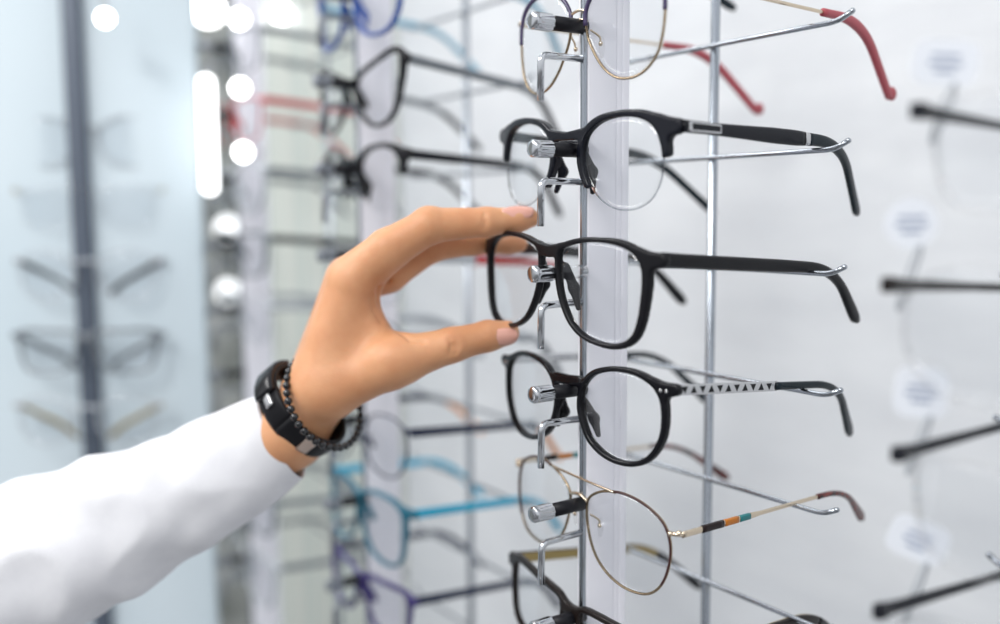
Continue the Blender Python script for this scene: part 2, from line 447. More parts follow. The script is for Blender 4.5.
def plastic_glasses(label, org, kind, style, fm, tm, roll=0.0, h=.5, bend=(54, 88, -2), tip=(45, 110, -28), hz=0.0, tipm=None, group=None,
                    lens='lens', hw=1.25, prof=BLACK_PROF, rz=0.0, name='eyeglasses', hx=53.0, split=.72, lining=None, xs=1.0):
    """bend and tip are offsets from the bridge"""
    g = thing(name, label, 'glasses', org, group, rz)
    V, Fc = acetate_front(kind, ST[style], h)
    V = np.array(V) * A3(xs, 1, 1); hx = hx * xs
    link_mesh('frame_front', rolled(V, roll), Fc, M[fm], g)
    for s in (-1, 1):
        v, f = lens_mesh(kind, s); v = np.array(v) * A3(xs, 1, 1); link_mesh('lens', rolled(v, roll), f, M[lens], g)
        P = temple_path((s * hx, KC * hx * hx - .5, hinge_z(s * hx, hz, roll)), (s * bend[0], bend[1], bend[2]), (s * tip[0], tip[1], tip[2]))
        if tipm:
            o = link_mesh('temple', *flat_temple(P, 0, split, hw, prof), M[tm], g)
            link_mesh('temple_tip', *flat_temple(P, split - .005, 1, hw * 1.05, prof), M[tipm], o)
            if lining: link_mesh('inner_lining', *flat_temple(P - A3(s * (hw + .1), 0, 0), .02, split, .3, [(0, 2.2), (1, 1.8)]), M[lining], o)
        else:
            link_mesh('temple', *flat_temple(P, 0, 1, hw, prof), M[tm], g)
    return g

# ------------------------------------------------------------------ racks
def ribbed(y0, y1, z, r):
    n = 40; a = np.linspace(0, 2 * np.pi, n, endpoint=False)
    V, Fc = [], []
    prof = [(y0, .0), (y0, r * .55), (y0 + .15, r * .9), (y0 + .7, r), (y0 + 2.6, r), (y0 + 2.9, r * .93), (y1 - .6, r * .93), (y1, r * .86)]
    for i, (y, q) in enumerate(prof):
        for j in range(n):
            rr = q * (1 if i < 5 else (1 + (.07 if j % 4 < 2 else -.04)))
            V.append((rr * math.cos(a[j]), y, z + rr * math.sin(a[j])))
    for i in range(len(prof) - 1):
        for j in range(n): Fc.append((i * n + j, i * n + (j + 1) % n, (i + 1) * n + (j + 1) % n, (i + 1) * n + j))
    Fc.append(tuple((len(prof) - 1) * n + j for j in range(n)))
    return V, Fc

def rack(x, label, rows, label_group='eyewear display racks', pulled=None, metal='chrome'):
    g = thing('display_rack', label, 'display rack', (x, 8, -EYE / S), label_group)
    z0 = EYE / S
    def loc(v): return [(p[0], p[1] - 8, p[2] + z0) for p in v]
    def P(name, vf, m, par=g, sm=True): return link_mesh(name, loc(vf[0]), vf[1], M[m], par, sm)
    P('white_column', join(rbox(-4.6, 1.7, 1.4, 16.2, -560, 560, .8, 3), rbox(-4.4, 1.45, 16.2, 19.2, -560, 560, .3, 2), rbox(-4.6, 1.7, 19.2, 23.2, -560, 560, .8, 3)), 'profile')
    P('front_strip', rbox(-.9, 1.4, -.6, 1.35, -560, 560, .35, 2), 'chrome_dull')
    P('foot_plate', rbox(-30, 30, -22, 95, -z0, -z0 + 6, 2, 2), 'chrome_dull')
    P('column_neck', rbox(-4, 1.2, 3, 19, -z0 + 5, -559, .6, 2), 'chrome_dull')
    P('rear_rod', rod((0, 73.3, -z0 + 4), (0, 73.3, 560), 2.05, 20), 'chrome_dull')
    P('top_bridge', rod((0, 10, 556), (0, 74, 556), 2.0), 'chrome_dull')
    for k in rows:
        zp = 129.2 - PITCH * k; zh = 117.0 - PITCH * k; zr = 128.3 - PITCH * k
        jz = .6 * math.sin(k * 2.7)
        o = P('nose_post', sweep([(0, 1, zp), (0, -15.5, zp + jz * .3)], 2.8, n=20), 'rubber' if k != pulled else 'clear')
        P('metal_cap', ribbed(-25.0, -15.4, zp + jz * .3, 3.35), metal, o)
        hook = fillet([(0, -.2, zh), (0, -20.3, zh + jz), (0, -20.6, zh - 17.2)], 3.4, 8)
        P('wire_hook', sweep(hook, 1.42, n=14), metal)
        hx = 63.6
        bar = fillet([(-hx - 6, 71.4, zr + 2.9), (-hx, 71, zr), (0, 71, zr), (hx, 71, zr), (hx + 6, 71.6, zr + 2.9)], 4, 8)
        P('cross_bar', join(sweep(bar, 1.08, n=12), ball((hx + 6, 71.6, zr + 2.95), 1.15, nu=10, nv=6), ball((-hx - 6, 71.4, zr + 2.95), 1.15, nu=10, nv=6)), 'steel' if metal == 'chrome' else 'satin_steel')
    return g

rack(0, 'tall white display column with chrome posts, sharp in the foreground beside the hand', range(-2, 7), pulled=2)
rack(-200, 'blurred white display column behind the hand, second along the wall', range(-2, 8), metal='satin_steel')
rack(-400, 'farthest blurred white display column, between the left panel and the hand', range(-2, 8), metal='satin_steel')
rack(200, 'nearest display rack at the right edge, only its bar ends in view', range(-2, 7))

GM = 'glasses on the foreground column'
# row above the frame: only its far temple tip shows
plastic_glasses('black glasses above the frame, only a curved temple tip showing at the top', (0, -3, 175), 'panto', 'panto', 'black', 'teal_black', 0, .8, (52, 96, 1), (42, 130, -16), 4, group=GM)
# brow-line pair
def browline():
    org = A3(-4, -4, 87.7); roll = .034
    g = thing('eyeglasses', 'black browline glasses with clear bottoms, hanging just above the fingers', 'glasses', org, GM)
    V, Fc = acetate_front('brow', ST['brow'], .5); link_mesh('frame_front', rolled(V, roll), Fc, M['blueblack'], g)
    for s in (-1, 1):
        v, f = lens_mesh('brow', s, .1); L = link_mesh('lens', rolled(v, roll), f, M['lens'], g)
        P2 = outline('brow', 96); c = P2.mean(0); low = P2[[i for i in range(96) if P2[i, 1] < -6]]
        order = np.argsort(np.arctan2(low[:, 1] - 2, low[:, 0] - c[0])); low = low[order]
        sv, sf = sweep(arc3(low, s), .26, n=8); link_mesh('nylon_rim', rolled(sv, roll), sf, M['nylon'], L)
        hx = 53.5 + 2 * 0
        P = temple_path((s * hx + 3, KC * hx * hx, hinge_z(s * hx, 1.6, roll)), (s * 54 + 4, 93, -3.2), (s * 42 + 4, 120, -29))
        prof = [(0, 2.3), (.10, 2.2), (.22, 2.5), (.36, 3.0), (.46, 3.0), (.52, 2.5), (.75, 1.9), (.9, 1.9), (.98, 2.2), (1, 1.3)]
        t = link_mesh('temple', *flat_temple(P, 0, .50, 1.3, prof), M['blueblack'], g)
        link_mesh('temple_tip', *flat_temple(P, .512, 1, 1.25, prof), M['teal_black'], t)
        lk = flat_temple(P, .497, .516, 1.5, prof); link_mesh('silver_band', *lk, M['silver'], t)
        q, _ = span(P, .018, .135)
        a, b = q[0], q[-1]; xs = 1.35 * s
        fr = [(a[0] + xs, a[1], a[2] + 1.5), (b[0] + xs, b[1], b[2] + 1.3), (b[0] + xs, b[1], b[2] - 1.3), (a[0] + xs, a[1], a[2] - 1.5)]
        fr = np.array(fr)
        vf = join(*[sweep([fr[i - 1], fr[i]], (.3, .35), side=(1, 0, 0), n=6) for i in range(4)])
        vf = join(vf, sweep([fr[0], fr[3]], (.35, .9), side=(1, 0, 0), n=6))
        link_mesh('silver_inlay', *vf, M['silver'], t, smooth=False)
        hz_ = flat_temple(P, 0, .016, 1.35, [(0, 2.3), (1, 2.3)]); link_mesh('hinge', *hz_, M['blueblack'], t)
    return g
browline()
# the pair being held
def square_held():
    org = A3(-2.6, -14, 42)
    g = plastic_glasses('matte black square glasses pinched between thumb and finger', org, 'square_held', 'square_held', 'satin', 'satin', .026, .5,
                        (55.5, 102, -7.6), (51, 122.6, -29), .4, group=GM, hw=1.5, hx=56,
                        prof=[(0, 2.75), (.08, 2.6), (.5, 2.5), (.74, 2.0), (.82, 1.9), (.95, 2.6), (.99, 2.3), (1, 1.2)])
square_held()
# round pair with rivets
def round_pair():
    org = A3(-1, -6, -10.0); roll = -.02
    g = thing('eyeglasses', 'glossy black round glasses with two silver rivets and filigree temples', 'glasses', org, GM)
    V, Fc = acetate_front('panto', ST['panto'], .5); fr = link_mesh('frame_front', rolled(V, roll), Fc, M['black'], g)
    for s in (-1, 1):
        v, f = lens_mesh('panto', s); link_mesh('lens', rolled(v, roll), f, M['lens'], g)
        for rx in (48.6, 51.0):
            vb, fb = ball((s * rx, KC * rx * rx - 1.5, 2.4), .75, .45, .75, 12, 8); link_mesh('rivet', rolled(vb, roll), fb, M['silver'], fr)
        hx = 53.5
        P = temple_path((s * hx, KC * hx * hx, hinge_z(s * hx, 3.0, roll)), (s * 53, 100, -3.6), (s * 42.5, 123, -28.0), 15)
        prof = [(0, 1.7), (.5, 1.55), (.6, 1.5), (.8, 1.6), (.9, 2.0), (.97, 2.5), (1, 1.6)]
        t = link_mesh('temple', *flat_temple(P, .415, 1, 1.2, prof), M['teal_black'], g)
        fl = link_mesh('filigree', *flat_temple(P, .0, .42, .65, [(0, 2.1), (1, 1.8)]), M['silver'], t)
        q, _ = span(P, .02, .405); q = resample(q, 23, False); vf = []
        for i in range(0, 22, 2):
            a, b = q[i], q[i + 1]; up = 1 if (i // 2) % 2 else -1
            tri = [(a[0] + s * .72, a[1], a[2] - 1.25 * up), (b[0] + s * .72, b[1] + .8, b[2] - 1.25 * up), ((a[0] + b[0]) / 2 + s * .72, (a[1] + b[1]) / 2 + .5, (a[2] + b[2]) / 2 + 1.35 * up)]
            vf.append((tri + [(p[0] - s * .3, p[1], p[2]) for p in tri], [(0, 1, 2), (5, 4, 3), (0, 3, 4, 1), (1, 4, 5, 2), (2, 5, 3, 0)]))
        link_mesh('dark_inlay', *join(*vf), M['black'], fl, smooth=False)
    return g
round_pair()
# gold aviator
def aviator():
    org = A3(-.5, -1, -58.5); roll = .052
    g = thing('eyeglasses', 'thin gold aviator glasses with double bridge and brown, orange and teal temple', 'glasses', org, GM)
    def add(nm, vf, m, par=g): return link_mesh(nm, rolled(vf[0], roll), vf[1], M[m], par)
    fr = None
    for s in (-1, 1):
        P2 = outline('aviator', 96)
        r = add('rim', sweep(arc3(P2, s), .55, True, n=10), 'oldgold')
        up = np.roll(P2, 0, 0); sel = [i for i in range(96) if (P2[i, 0] > 20 and P2[i, 1] > -24 and P2[i, 0] + P2[i, 1] > 22)]
        run = P2[sel]; o = np.argsort(-np.arctan2(run[:, 1] + 9, run[:, 0] - 27)); run = run[o]
        add('rim_inlay', sweep(arc3(run, s, -.28), .5, n=8), 'redbrown', r)
        v = lens_mesh('aviator', s, -.1); add('lens', v, 'lens')
        add('end_piece', join(sweep([(s * 47.2, 4.7, 0), (s * 50.6, 5.2, .4), (s * 52.2, 7.0, .5)], .9, n=10), ball((s * 48.6, 4.2, .2), 1.2, nu=10, nv=6), ball((s * 51.2, 6, .8), 1.3, nu=10, nv=6)), 'gold')
    P = np.array([(x, KC * x * x - .1, 8.6 - .0006 * x * x) for x in np.linspace(-21, 21, 15)])
    add('top_bar', sweep(P, .55, n=10), 'gold')
    P = np.array([(x, KC * x * x - .2, 1.8 - .05 * x * x) for x in np.linspace(-5.6, 5.6, 11)])
    add('bridge', sweep(P, .75, n=10), 'gold')
    pad_wire(g, 7.6, -9.5, roll=roll)
    for s in (-1, 1):
        hz_ = hinge_z(s * 52, .5, roll)
        P = temple_path((s * 52.2, 6.6, hz_), (s * 50, 105, -2.2), (s * 41, 130, -21), 15)
        cut = [(0, 0, 'gold', 0, 0), (.078, .165, 'espresso', .9, 1.45), (.172, .228, 'orange', .9, 1.4), (.236, .280, 'teal', .9, 1.35)]
        t = link_mesh('temple', *flat_temple(P, 0, .61, .7, [(0, 1.25), (.14, 1.25), (.29, 1.2), (.33, .85), (1, .75)], 2.4), M['gold'], g)
        for a, b, m, w, hh in cut[1:4]:
            link_mesh('enamel_band', *flat_temple(P, a, b, .95, [(0, 1.5 - a), (1, 1.5 - a)]), M[m], t)
        link_mesh('temple_tip', *flat_temple(P, .60, 1, 1.15, [(0, 1.1), (.65, 1.1), (.82, 1.35), (.95, 2.3), (.985, 2.4), (1, 1.3)], 2.6), M['tortoise'], t)
    return g
aviator()
# purple and gold pair at the top
def oval_pair():
    org = A3(-.2, -2, 129)
    g = thing('eyeglasses', 'thin purple and gold wire glasses with dusty red temple tips', 'glasses', org, GM)
    for s in (-1, 1):
        P2 = outline('oval', 96)
        r = link_mesh('rim', *sweep(arc3(P2, s), .55, True, n=10), M['oldgold'], g)
        sel = np.array([p for p in P2 if p[1] > -1]); o = np.argsort(np.arctan2(sel[:, 1] + 3, sel[:, 0] - 25)); sel = sel[o]
        link_mesh('rim_inlay', *sweep(arc3(sel, s, -.2), (.95, .75), n=8), M['purple'], r)
        link_mesh('lens', *lens_mesh('oval', s, -.1), M['lens'], g)
        link_mesh('end_piece', *sweep([(s * 42.6, 4.4, 8.4), (s * 46.5, 5.6, 9.2), (s * 49, 7.2, 9.1)], .95, n=10), M['gold'], g)
        P = temple_path((s * 49, 6.8, 9.0), (s * 44, 116, 7.0), (s * 38, 143.5, -19.0), 17)
        t = link_mesh('temple', *sweep(span(P, 0, .56)[0], .75, n=10), M['gold'], g)
        q, tt = span(P, .545, 1)
        link_mesh('temple_tip', *join(sweep(q, [(1.5, a) for a in np.interp(tt, [.5, .6, .7, .97, 1], [1.5, 1.7, 2.2, 2.0, 1.8])], side=(1, 0, 0), n=14, p=2.6), ball(q[-1] + A3(0, 1.7, 1.6), 1.6, 3.1, 3.1, 14, 9)), M['red'], t)
    for zz, b in ((1.5, 1.2), (5.2, 1.0)):
        P = np.array([(x, KC * x * x, zz + b - .05 * x * x) for x in np.linspace(-5, 5, 11)])
        link_mesh('bridge', *sweep(P, .6, n=10), M['gold'], g)
    pad_wire(g, 7.2, -6.5)
    return g
oval_pair()
plastic_glasses('dark brown rectangular glasses with olive temples, lowest at the bottom edge', (-1.4, -4, -105.8), 'rect', 'rect', 'brown', 'brown', .095, .5,
                (51, 92, -6.4), (44, 118, -30), 1.0, tipm='black', group=GM, lining='olive', xs=.965)

# second column
G2 = 'glasses on the second column'
def far_set(x, rows, grp, extra=()):
    for k, kind, style, fm, tm, tipm, lab, dz in rows:
        zp = 129.2 - PITCH * k
        plastic_glasses(lab, (x, -3, zp + 4.5 + dz), kind, style, fm, tm, .02 * math.sin(k * 3.1), .8, (53, 90, -4), (44, 112, -8 if tipm == 'redbright' else -29), 1.5 if style != 'butterfly' else 7.4,
                        tipm=tipm, group=grp, split=.38 if tipm == 'redbright' else .72, lens='lens_coated')
far_set(-200, [
    (-1, 'panto', 'panto', 'blue', 'paleblue', None, 'royal blue round glasses with pale blue temples, top of the second column', -2),
    (0, 'butterfly', 'butterfly', 'black', 'grey', 'blueblack', 'bold black winged glasses high on the second column', -4),
    (1, 'brow', 'brow', 'black', 'blueblack', None, 'black browline glasses on the second column, above the hand', .5),
    (2, 'rect', 'thin', 'clear', 'lightgrey', 'redbright', 'clear glasses with bright red temple ends showing just past the fingertips', -6),
    (3, 'panto', 'thin', 'grey', 'lightgrey', 'grey', 'thin grey glasses behind the thumb on the second column', 0),
    (4, 'panto', 'thin', 'navy', 'navy', 'peach', 'thin navy round glasses with peach temple tips, beside the bracelet', -5),
    (5, 'square', 'rect', 'petrol', 'cyan', None, 'petrol blue glasses with bright cyan temples below the wrist', -2),
    (6, 'rect', 'rect', 'violet', 'navy', None, 'deep violet glasses on the second column, near the bottom edge', -4),
], G2)
G3 = 'glasses on the farthest column'
far_set(-400, [
    (-1, 'rect', 'thin', 'grey', 'grey', None, 'thin grey glasses at the top of the farthest column', 0),
    (0, 'rect', 'thin', 'redbright', 'redbright', None, 'red blurred glasses on the farthest column', 0),
    (1, 'panto', 'panto', 'lightgrey', 'grey', None, 'grey round blurred glasses below the red pair on the farthest column', 0),
    (2, 'rect', 'rect', 'grey', 'blueblack', None, 'blurred grey glasses with dark temples left of the knuckles', 0),
    (3, 'panto', 'thin', 'lightgrey', 'lightgrey', None, 'faint light grey glasses level with the wristband on the farthest column', 0),
    (5, 'panto', 'panto', 'lightgrey', 'lightgrey', None, 'light grey round glasses under the shirt cuff on the farthest column', 0),
    (6, 'rect', 'rect', 'grey', 'grey', None, 'smoky grey rectangular glasses, second from bottom on the farthest column', 0),
    (7, 'square', 'rect', 'lightgrey', 'grey', None, 'pale grey square glasses, lowest on the farthest column', 0),
], G3)

# near rack at the right edge: glasses with price tags
GN = 'tagged glasses at the right edge'
near = [(84.5, 'blueblack', 'top of the tagged pairs'), (37, 'brown', 'second from top of the tagged pairs'), (-10.5, 'blueblack', 'third from top of the tagged pairs'), (-58, 'blueblack', 'lowest of the tagged pairs')]
desc = ['clear-fronted glasses with a blue-black temple, topmost pair at the right edge', 'clear-fronted glasses with a dark brown temple at the right edge',
        'clear-fronted glasses with a raised navy temple, third pair down at right edge', 'clear-fronted glasses with a thick black temple at the lower right corner']
tips = [(54, 90, -3), (54, 90, -3), (54, 90, 5), (54, 90, 2)]
TG = 'price tags at the right edge'
tdesc = ['rectangular white price tag on the topmost glasses at the right edge', 'round white price tag on the brown temple at the right edge',
         'rounded white price tag on the third glasses at the right edge', 'tilted white price tag on the lowest glasses at the right edge']
hxs = [59, 66, 61, 65]
offs = [(11, 13.5, 0.1), (9, 17, 0.0), (9, 16.5, .05), (17, 18, .35)]
for i, (z, tm, _) in enumerate(near):
    hx = hxs[i] - 3.0; org = A3(200, -6, z - 2)
    g = thing('eyeglasses', desc[i], 'glasses', org, GN)
    V, Fc = acetate_front('panto' if i % 2 else 'rect', ST['thin'], .8)
    link_mesh('frame_front', np.array(V) * A3(hx / 53.0, 1, 1), Fc, M['clear'], g)
    for s in (-1, 1):
        v, f = lens_mesh('panto' if i % 2 else 'rect', s); link_mesh('lens', np.array(v) * A3(hx / 53.0, 1, 1), f, M['lens'], g)
        P = temple_path((s * hx, 5.0, 2), (s * 54, 90, tips[i][2]), (s * 45, 112, tips[i][2] - 26))
        t = link_mesh('temple', *flat_temple(P, 0, 1, 1.3, [(0, 2.4), (.06, 1.8), (.3, 1.3), (.8, 1.6), (1, 1.3)]), M[tm], g)
        link_mesh('hinge', *rbox(s * hx - 1.6, s * hx + 1.6, 3.2, 7.5, -.2, 4.2, .5, 2), M[tm], t)
    # tag standing on its loop around the left temple
    dy, dz, tl = offs[i]
    c = org + A3(-hx + .5, 5 + dy, 2 + dz)
    tg = thing('price_tag', tdesc[i], 'tag', org + A3(-hx + .5, 5 + dy, 0), TG)
    tilt = Matrix.Rotation(tl, 3, 'Y')
    pw = 2.2 if i != 1 else 2.0
    hwid, hhei = (8.5, 6.2) if i in (0, 3) else (7.2, 7.2)
    a = np.linspace(0, 2 * np.pi, 40, endpoint=False); p = 2.0 if i == 1 else 4.0
    ex = np.sign(np.cos(a)) * np.abs(np.cos(a)) ** (2 / p) * hwid; ez = np.sign(np.sin(a)) * np.abs(np.sin(a)) ** (2 / p) * hhei
    yaw = .75
    def place(x, z, d):
        w = tilt @ Vector((x, 0, z)); x, z = w.x, w.z
        return (x * math.cos(yaw) - d * math.sin(yaw), x * math.sin(yaw) + d * math.cos(yaw), z + dz + 2)
    V = [place(x, z, -.3) for x, z in zip(ex, ez)] + [place(x, z, .3) for x, z in zip(ex, ez)]
    Fc = [tuple(range(40)), tuple(range(40, 80))[::-1]] + [(j, 40 + j, 40 + (j + 1) % 40, (j + 1) % 40) for j in range(40)]
    cd = link_mesh('card', V, Fc, M['card'], tg, False)
    vf = []
    for zz, w in ((1.8, 3.6), (-.4, 4.4), (-2.4, 2.6)):
        vf.append(([place(-w, zz - .5, -.45), place(w, zz - .5, -.45), place(w, zz + .5, -.45), place(-w, zz + .5, -.45)] + [place(-w, zz - .5, -.28), place(w, zz - .5, -.28), place(w, zz + .5, -.28), place(-w, zz + .5, -.28)],
                   [(0, 1, 2, 3), (7, 6, 5, 4), (0, 4, 5, 1), (1, 5, 6, 2), (2, 6, 7, 3), (3, 7, 4, 0)]))
    link_mesh('printed_lines', *join(*vf), M['ink'], cd, False)
    loop = [(0 + 3.2 * math.cos(q), 3.2 * math.sin(q) * .6, (dz - 6) * .5 + (-4) * .5 + ((dz - 6) + 8) * .5 * math.sin(q + 1.57)) for q in np.linspace(0, 2 * np.pi, 28, endpoint=False)]
    link_mesh('loop', *sweep(loop, .45, True, n=8), M['lightgrey'], tg)

# ------------------------------------------------------------------ the hand
FC = FPX
def cs(u, v, Z): return A3((u - 500) / FC * Z, (312 - v) / FC * Z, Z)          # camera-aligned axes
def cam_to_rack(P): P = np.asarray(P, float); return CAM + P[:, :1] * RT + P[:, 1:2] * UP + P[:, 2:] * FW

def build_hand():
    h = .8
    lo = A3(-118, -78, 385); hi = A3(18, 52, 478)
    ax = [np.arange(lo[i], hi[i] + h, h) for i in range(3)]
    G = np.stack(np.meshgrid(*ax, indexing='ij'), -1).astype(np.float32)
    C = lambda a, b: cone(G, cs(*a[:3]), cs(*b[:3]), a[3], b[3])
    # palm and wrist
    palm = C((352, 290, 410, 10.5), (322, 385, 412, 12.5))
    for a, b in [((350, 280, 424, 10.5), (316, 392, 424, 13)), ((346, 288, 438, 10), (312, 396, 436, 13)), ((346, 300, 450, 9), (310, 402, 444, 12)),
                 ((322, 385, 416, 12.5), (290, 432, 424, 14)), ((316, 395, 436, 13), (292, 436, 434, 13.5)), ((290, 433, 428, 13.6), (240, 467, 430, 14.5))]:
        palm = smin(palm, C(a, b), 7)
    # thumb ball
    th = C((334, 388, 409, 11), (398, 360, 404, 9.6))
    th = smin(th, C((340, 340, 414, 9), (388, 352, 410, 7.5)), 7)
    palm = smin(palm, th, 8)
    palm = smin(palm, C((352, 300, 412, 9), (372, 330, 412, 7)), 6)
    thumb = smin(C((392, 362, 404, 10.2), (452, 345, 404, 6.7)), C((452, 345, 404, 6.8), (488, 336, 408, 6.1)), 2.5)
    thumb = smin(thumb, C((488, 336, 408, 6.1), (507, 333, 409, 4.9)), 2)
    body = smin(palm, thumb, 5)
    fingers = [
        [(356, 277, 409, 10.6), (388, 250, 405, 9.0), (429, 225.5, 404, 7.5), (487, 222, 406, 6.1), (519, 219.5, 408, 5.1), (530, 218, 409, 4.1)],
        [(352, 282, 424, 10.2), (387, 271, 423, 9.6), (430, 244, 424, 7.9), (472, 241, 427, 6.3), (508, 242, 432, 5.2), (518, 243, 433, 4.4)],
        [(347, 284, 438, 9.6), (380, 256, 438, 8.2), (420, 238, 440, 7.0), (462, 236, 445, 5.8), (492, 238, 449, 5.0)],
        [(346, 298, 450, 8.6), (376, 270, 452, 7.0), (412, 246, 456, 6.0), (446, 238, 460, 5.0), (468, 238, 462, 4.4)],
    ]
    allf = None
    for i, fg in enumerate(fingers):
        d = None
        for a, b in zip(fg[:-1], fg[1:]):
            e = C(a, b); d = e if d is None else smin(d, e, 2.0)
        # knuckle fullness
        for q in (2,):
            d = smin(d, np.linalg.norm(G - cs(*fg[q][:3]).astype(np.float32), axis=-1) - fg[q][3] * 1.03, 2)
        e = smin(body, d, 6 if i == 0 else 4)
        allf = e if allf is None else smin(allf, e, .9)
    f = allf
    # creases of the web between thumb and index
    def skin_at(u, v):
        Z = 408.0
        for _ in range(4):
            q = cs(u, v, Z); i0, j0 = int(round((q[0] - lo[0]) / h)), int(round((q[1] - lo[1]) / h))
            k = np.argmax(f[i0, j0] < 0)
            if k == 0: break
            Z = ax[2][k]
        return cs(u, v, Z - .1)
    for path, r, kk in [([(379, 288), (380, 300), (387, 314), (397, 325)], 1.7, 1.0), ([(388, 281), (388, 294), (391, 306)], 1.5, 1.0), ([(371, 296), (374, 309), (382, 322)], .8, 1.4),
                        ([(398, 332), (410, 340), (424, 342)], .5, 1.6), ([(449, 338), (452, 346), (450, 354)], .35, 1.6), ([(455, 338), (457, 346), (455, 354)], .3, 1.6),
                        ([(484, 214), (485, 221), (484, 229)], .35, 1.6)]:
        pts = [skin_at(*p) for p in path]
        for a, b in zip(pts[:-1], pts[1:]): f = smax(f, -cone(G, a, b, r, r), kk)
    V, Fc = surface_nets(f, lo, h)
    return cam_to_rack(V), Fc[:, ::-1] if np.linalg.det(np.stack([RT, UP, FW])) < 0 else Fc

HV, HF = build_hand()
hand_base = cam_pt(300, 440, 430)
person = thing('person', 'person reaching in from the left with hand raised to the glasses, white sleeve', 'person', hand_base)
body = link_mesh('hand_and_forearm', HV - hand_base, HF, M['skin'], person)
sm = body.modifiers.new('smooth', 'SMOOTH'); sm.factor = .5; sm.iterations = 2
# fine skin detail
nt = M['skin'].node_tree; N = nt.nodes; b = N['Principled BSDF']
tc = N.new('ShaderNodeTexCoord'); nz = N.new('ShaderNodeTexNoise'); nz.inputs['Scale'].default_value = 55; nz.inputs['Detail'].default_value = 5
rp = N.new('ShaderNodeValToRGB'); rp.color_ramp.elements[0].position = .3; rp.color_ramp.elements[1].position = .7
rp.color_ramp.elements[0].color = (.60, .28, .138, 1); rp.color_ramp.elements[1].color = (.70, .365, .195, 1)
vo = N.new('ShaderNodeTexVoronoi'); vo.inputs['Scale'].default_value = 900
bp = N.new('ShaderNodeBump'); bp.inputs['Strength'].default_value = .12; bp.inputs['Distance'].default_value = .0004
nt.links.new(tc.outputs['Object'], nz.inputs['Vector']); nt.links.new(nz.outputs['Fac'], rp.inputs[0]); nt.links.new(rp.outputs[0], b.inputs['Base Color'])
nt.links.new(tc.outputs['Object'], vo.inputs['Vector']); nt.links.new(vo.outputs['Distance'], bp.inputs['Height']); nt.links.new(bp.outputs[0], b.inputs['Normal'])

def nail(u0, v0, Z0, u1, v1, Z1, nrm, wid, off, label=None):
    a, bq = cs(u0, v0, Z0), cs(u1, v1, Z1); ax = bq - a; ln = np.linalg.norm(ax); ax /= ln
    n = np.array(nrm, float); n -= ax * (n @ ax); n /= np.linalg.norm(n); s = np.cross(ax, n); c = (a + bq) / 2 + n * off
    V = []; Fc = []; nu, nv = 13, 9
    for yo in (0, -.7):
        for i in range(nu):
            for j in range(nv):
                p, q = 2 * i / (nu - 1) - 1, 2 * j / (nv - 1) - 1
                w = wid * (1 - .25 * max(0, p) ** 2 - .30 * max(0, -p) ** 3)
                bow = (q * wid) ** 2 * .10 + (max(0, p) ** 2) * .5
                V.append(c + ax * p * ln / 2 * (1 - .22 * q * q) + s * q * w + n * (yo - bow))
    m = nu * nv
    for i in range(nu - 1):
        for j in range(nv - 1):
            q = i * nv + j
            Fc.append((q, q + 1, q + nv + 1, q + nv)); Fc.append((m + q, m + q + nv, m + q + nv + 1, m + q + 1))
    rim = [j for j in range(nv)] + [i * nv + nv - 1 for i in range(1, nu)] + [(nu - 1) * nv + j for j in range(nv - 2, -1, -1)] + [i * nv for i in range(nu - 2, 0, -1)]
    for i in range(len(rim)):
        p, q = rim[i], rim[(i + 1) % len(rim)]; Fc.append((p, m + p, m + q, q))
    link_mesh('fingernail', cam_to_rack(np.array(V)) - hand_base, Fc, M['nail'], body)
nail(501, 220, 407, 533, 217.5, 409, (0, .60, -.80), 3.7, 5.55)
nail(488, 336, 407.2, 516.5, 333, 408.8, (.05, -.22, -1), 3.7, 5.75)

